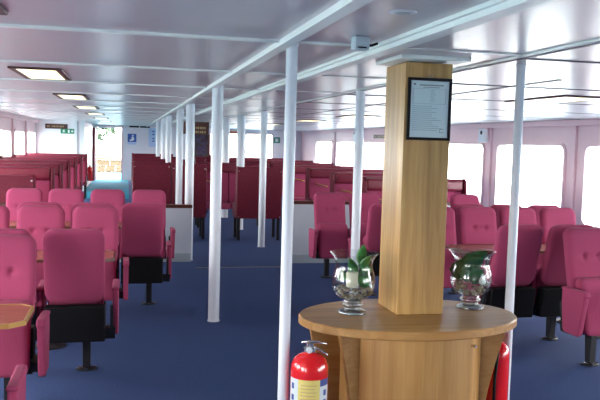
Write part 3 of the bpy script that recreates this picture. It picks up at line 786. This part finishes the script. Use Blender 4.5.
# papers on the far bulkhead
t = thing('safety_poster', 'blue square poster with white figure beside the aft doorway', 'poster', (.17, YB - .002, 1.64))
bm = B(); box(bm, -.17, .17, -.012, 0, -.11, .22); p = obj('poster_sheet', bm, M['blue'], t)
bm = B(); lathe(bm, [(.035, -.002), (.035, .002)], n=14); bmesh.ops.rotate(bm, verts=bm.verts, matrix=Matrix.Rotation(PI / 2, 3, 'X')); bmesh.ops.translate(bm, verts=bm.verts, vec=(.03, -.014, .15))
prism(bm, [(-.02, .10), (.06, .11), (.09, .0), (.03, -.06), (-.08, -.07), (-.10, -.02), (-.02, .01)], 'y', -.016, -.012); obj('pictogram', bm, M['signw'], p)
bm = B(); box(bm, -.17, .17, -.012, 0, -.20, -.13); obj('caption_strip', bm, M['paleblue'], t)
t = thing('notice_sheet', 'tall pale blue notice on the far bulkhead by the left post row', 'poster', (.99, YB - .002, 1.73))
bm = B(); box(bm, -.17, .17, -.012, 0, -.37, .37); p = obj('paper', bm, M['paleblue'], t)
bm = B()
for k, z in enumerate((.22, .10, -.06, -.16)): box(bm, -.03, .06, -.016, -.012, z, z + .05)
obj('printing', bm, M['blue'], p)
t = thing('air_vent', 'pair of black slots high on the bulkhead beside the aft doorway', 'air vent', (.46, YB - .002, 2.145))
for x in (-.21, .21):
    bm = B(); box(bm, x - .19, x + .19, -.02, 0, -.03, .03); obj('slot', bm, M['shell'], t)
# dark wooden board with gold lettering and a painted panel
t = thing('mural_board', 'dark wooden board with gold lettering and a painted panel below', 'painted board', (1.74, 20.6, 0))
bm = B(); box(bm, -.46, .40, 0, .06, 1.84, 2.17); hb = obj('header', bm, M['darkwood'], t)
bm = B(); rr = random.Random(5)
for z in (2.01, 1.90):
    u = -.17
    while u < .33:
        lw = rr.uniform(.025, .05); box(bm, u, u + lw, -.008, 0, z - .03, z + .03); u += lw + rr.uniform(.012, .03)
obj('lettering', bm, M['gold'], hb)
def mural():
    m = principled('painted_panel', (.1, .1, .1), .6); nt = m.node_tree; b = nt.nodes['Principled BSDF']
    tc = nt.nodes.new('ShaderNodeTexCoord'); v = nt.nodes.new('ShaderNodeTexNoise'); v.inputs['Scale'].default_value = 4.5; v.inputs['Detail'].default_value = 3; v.inputs['Distortion'].default_value = 1.5
    r = nt.nodes.new('ShaderNodeValToRGB'); r.color_ramp.elements[0].position = .30; r.color_ramp.elements[0].color = (.012, .010, .012, 1)
    r.color_ramp.elements[1].position = .72; r.color_ramp.elements[1].color = (.40, .45, .42, 1)
    for pos, c in ((.42, (.05, .02, .015, 1)), (.50, (.035, .025, .12, 1)), (.56, (.08, .05, .03, 1)), (.62, (.02, .05, .035, 1))):
        e = r.color_ramp.elements.new(pos); e.color = c
    nt.links.new(tc.outputs['Object'], v.inputs['Vector']); nt.links.new(v.outputs['Fac'], r.inputs[0]); nt.links.new(r.outputs[0], b.inputs['Base Color'])
    return m
bm = B(); box(bm, -.18, .40, .01, .06, .0, 1.84); p = obj('painted_panel', bm, mural(), t)
bm = B(); box(bm, -.20, -.16, -.01, .06, 0, 1.84); box(bm, .38, .42, -.01, .06, 0, 1.84); obj('side_moulding', bm, M['darkwood'], t)
# brown framed glass case in front of the far windows
t = thing('wooden_frame', 'tall brown wooden frame round the narrow far window', 'frame', (4.155, YB - .04, 0))
bm = B()
for a in ((-.30, -.23), (.23, .30)): box(bm, *a, -.03, .0, .88, 2.08)
box(bm, -.23, .23, -.03, 0, 2.0, 2.08); box(bm, -.23, .23, -.03, 0, .88, .94); obj('frame', bm, principled('tan_wood', (.38, .14, .06), .4), t, bevel=.006)
bm = B(); box(bm, -.06, -.03, -.025, -.005, .94, 2.0); obj('mullion', bm, principled('tan_wood_mullion', (.38, .14, .06), .4), t)
# ------------------------------------------------------------------ outside
def ext(name, bm, m): o = obj(name, bm, m); o['kind'] = 'structure'; return o
bm = B(); box(bm, -6, 10, YB + .12, YB + 7.0, -.12, -.02); ext('deck_aft', bm, M['turq'])
bm = B(); box(bm, -200, 200, -150, 260, -2.4, -2.3); ext('sea', bm, M['sea'])
t = thing('stone_wall', 'low golden stone quay wall seen through the aft doorway', 'wall', (-1.0, YB + 14, 0))
rr = random.Random(2); bm = B()
for k in range(8):
    z = -2.3 + k * .34; x = -7 + .3 * (k % 2)
    while x < 7:
        w = rr.uniform(.5, .9); box(bm, x, x + w - .03, rr.uniform(-.04, 0), .8, z, z + .31); x += w
obj('masonry', bm, M['stone'], t)
bm = B(); box(bm, -7.2, 7.2, -.1, .9, .42, .52); obj('coping', bm, M['stone'], t)
def tree(x, y, h, label, seed):
    t = thing('tree', label, 'tree', (x, y, -2.3)); rr = random.Random(seed)
    bm = B(); tube(bm, [(0, 0, 0), (.1, 0, h * .4), (0, .1, h * .8)], [.22, .16, .06], 10); obj('trunk', bm, M['bark'], t)
    bm = B()
    for k in range(420):
        a = rr.uniform(0, 2 * PI); b = rr.uniform(-1, 1); q = rr.uniform(.55, 1) * 1.9; c = Vector((q * math.sqrt(1 - b * b) * math.cos(a), q * math.sqrt(1 - b * b) * math.sin(a), h + q * b * .8))
        s = rr.uniform(.16, .32); u = Vector((rr.uniform(-1, 1), rr.uniform(-1, 1), rr.uniform(-1, 1))).normalized(); w = u.orthogonal().normalized()
        vs = [bm.verts.new(c + u * s), bm.verts.new(c + w * s * .5), bm.verts.new(c - u * s), bm.verts.new(c - w * s * .5)]
        bm.faces.new(vs)
    obj('crown', bm, M['tree'], t)
tree(-2.2, YB + 17, 5.2, 'leafy green tree seen at the top of the aft doorway', 4)

# ------------------------------------------------------------------ light
w = bpy.data.worlds.new('overcast'); S.world = w; w.use_nodes = True
bg = w.node_tree.nodes['Background']; bg.inputs[0].default_value = (1.0, .985, .97, 1); bg.inputs[1].default_value = 6.0
S.view_settings.view_transform = 'Standard'; S.view_settings.look = 'None'; S.view_settings.exposure = 1.88; S.view_settings.gamma = 1; S.view_settings.use_curve_mapping = False
try:
    S.cycles.use_denoising = True; S.cycles.max_bounces = 10; S.cycles.diffuse_bounces = 5; S.cycles.glossy_bounces = 4; S.cycles.transparent_max_bounces = 24
    S.cycles.caustics_reflective = False; S.cycles.caustics_refractive = False; S.cycles.sample_clamp_indirect = 8
except Exception: pass
# daylight arrives through the openings: portals tell the renderer where they are
def portal(loc, rot, sx, sy):
    l = bpy.data.lights.new('daylight_opening', 'AREA'); l.shape = 'RECTANGLE'; l.size = sx; l.size_y = sy; l.cycles.is_portal = True
    o = bpy.data.objects.new('daylight_opening', l); COL.objects.link(o); o.location = loc; o.rotation_euler = rot
portal((XR + .16, 13, 1.18), (0, PI / 2, 0), 1.2, 36); portal((XL - .16, 10, 1.18), (0, -PI / 2, 0), 1.2, 30)
portal((2.2, YB + .16, 1.3), (PI / 2, 0, 0), 8, 2)
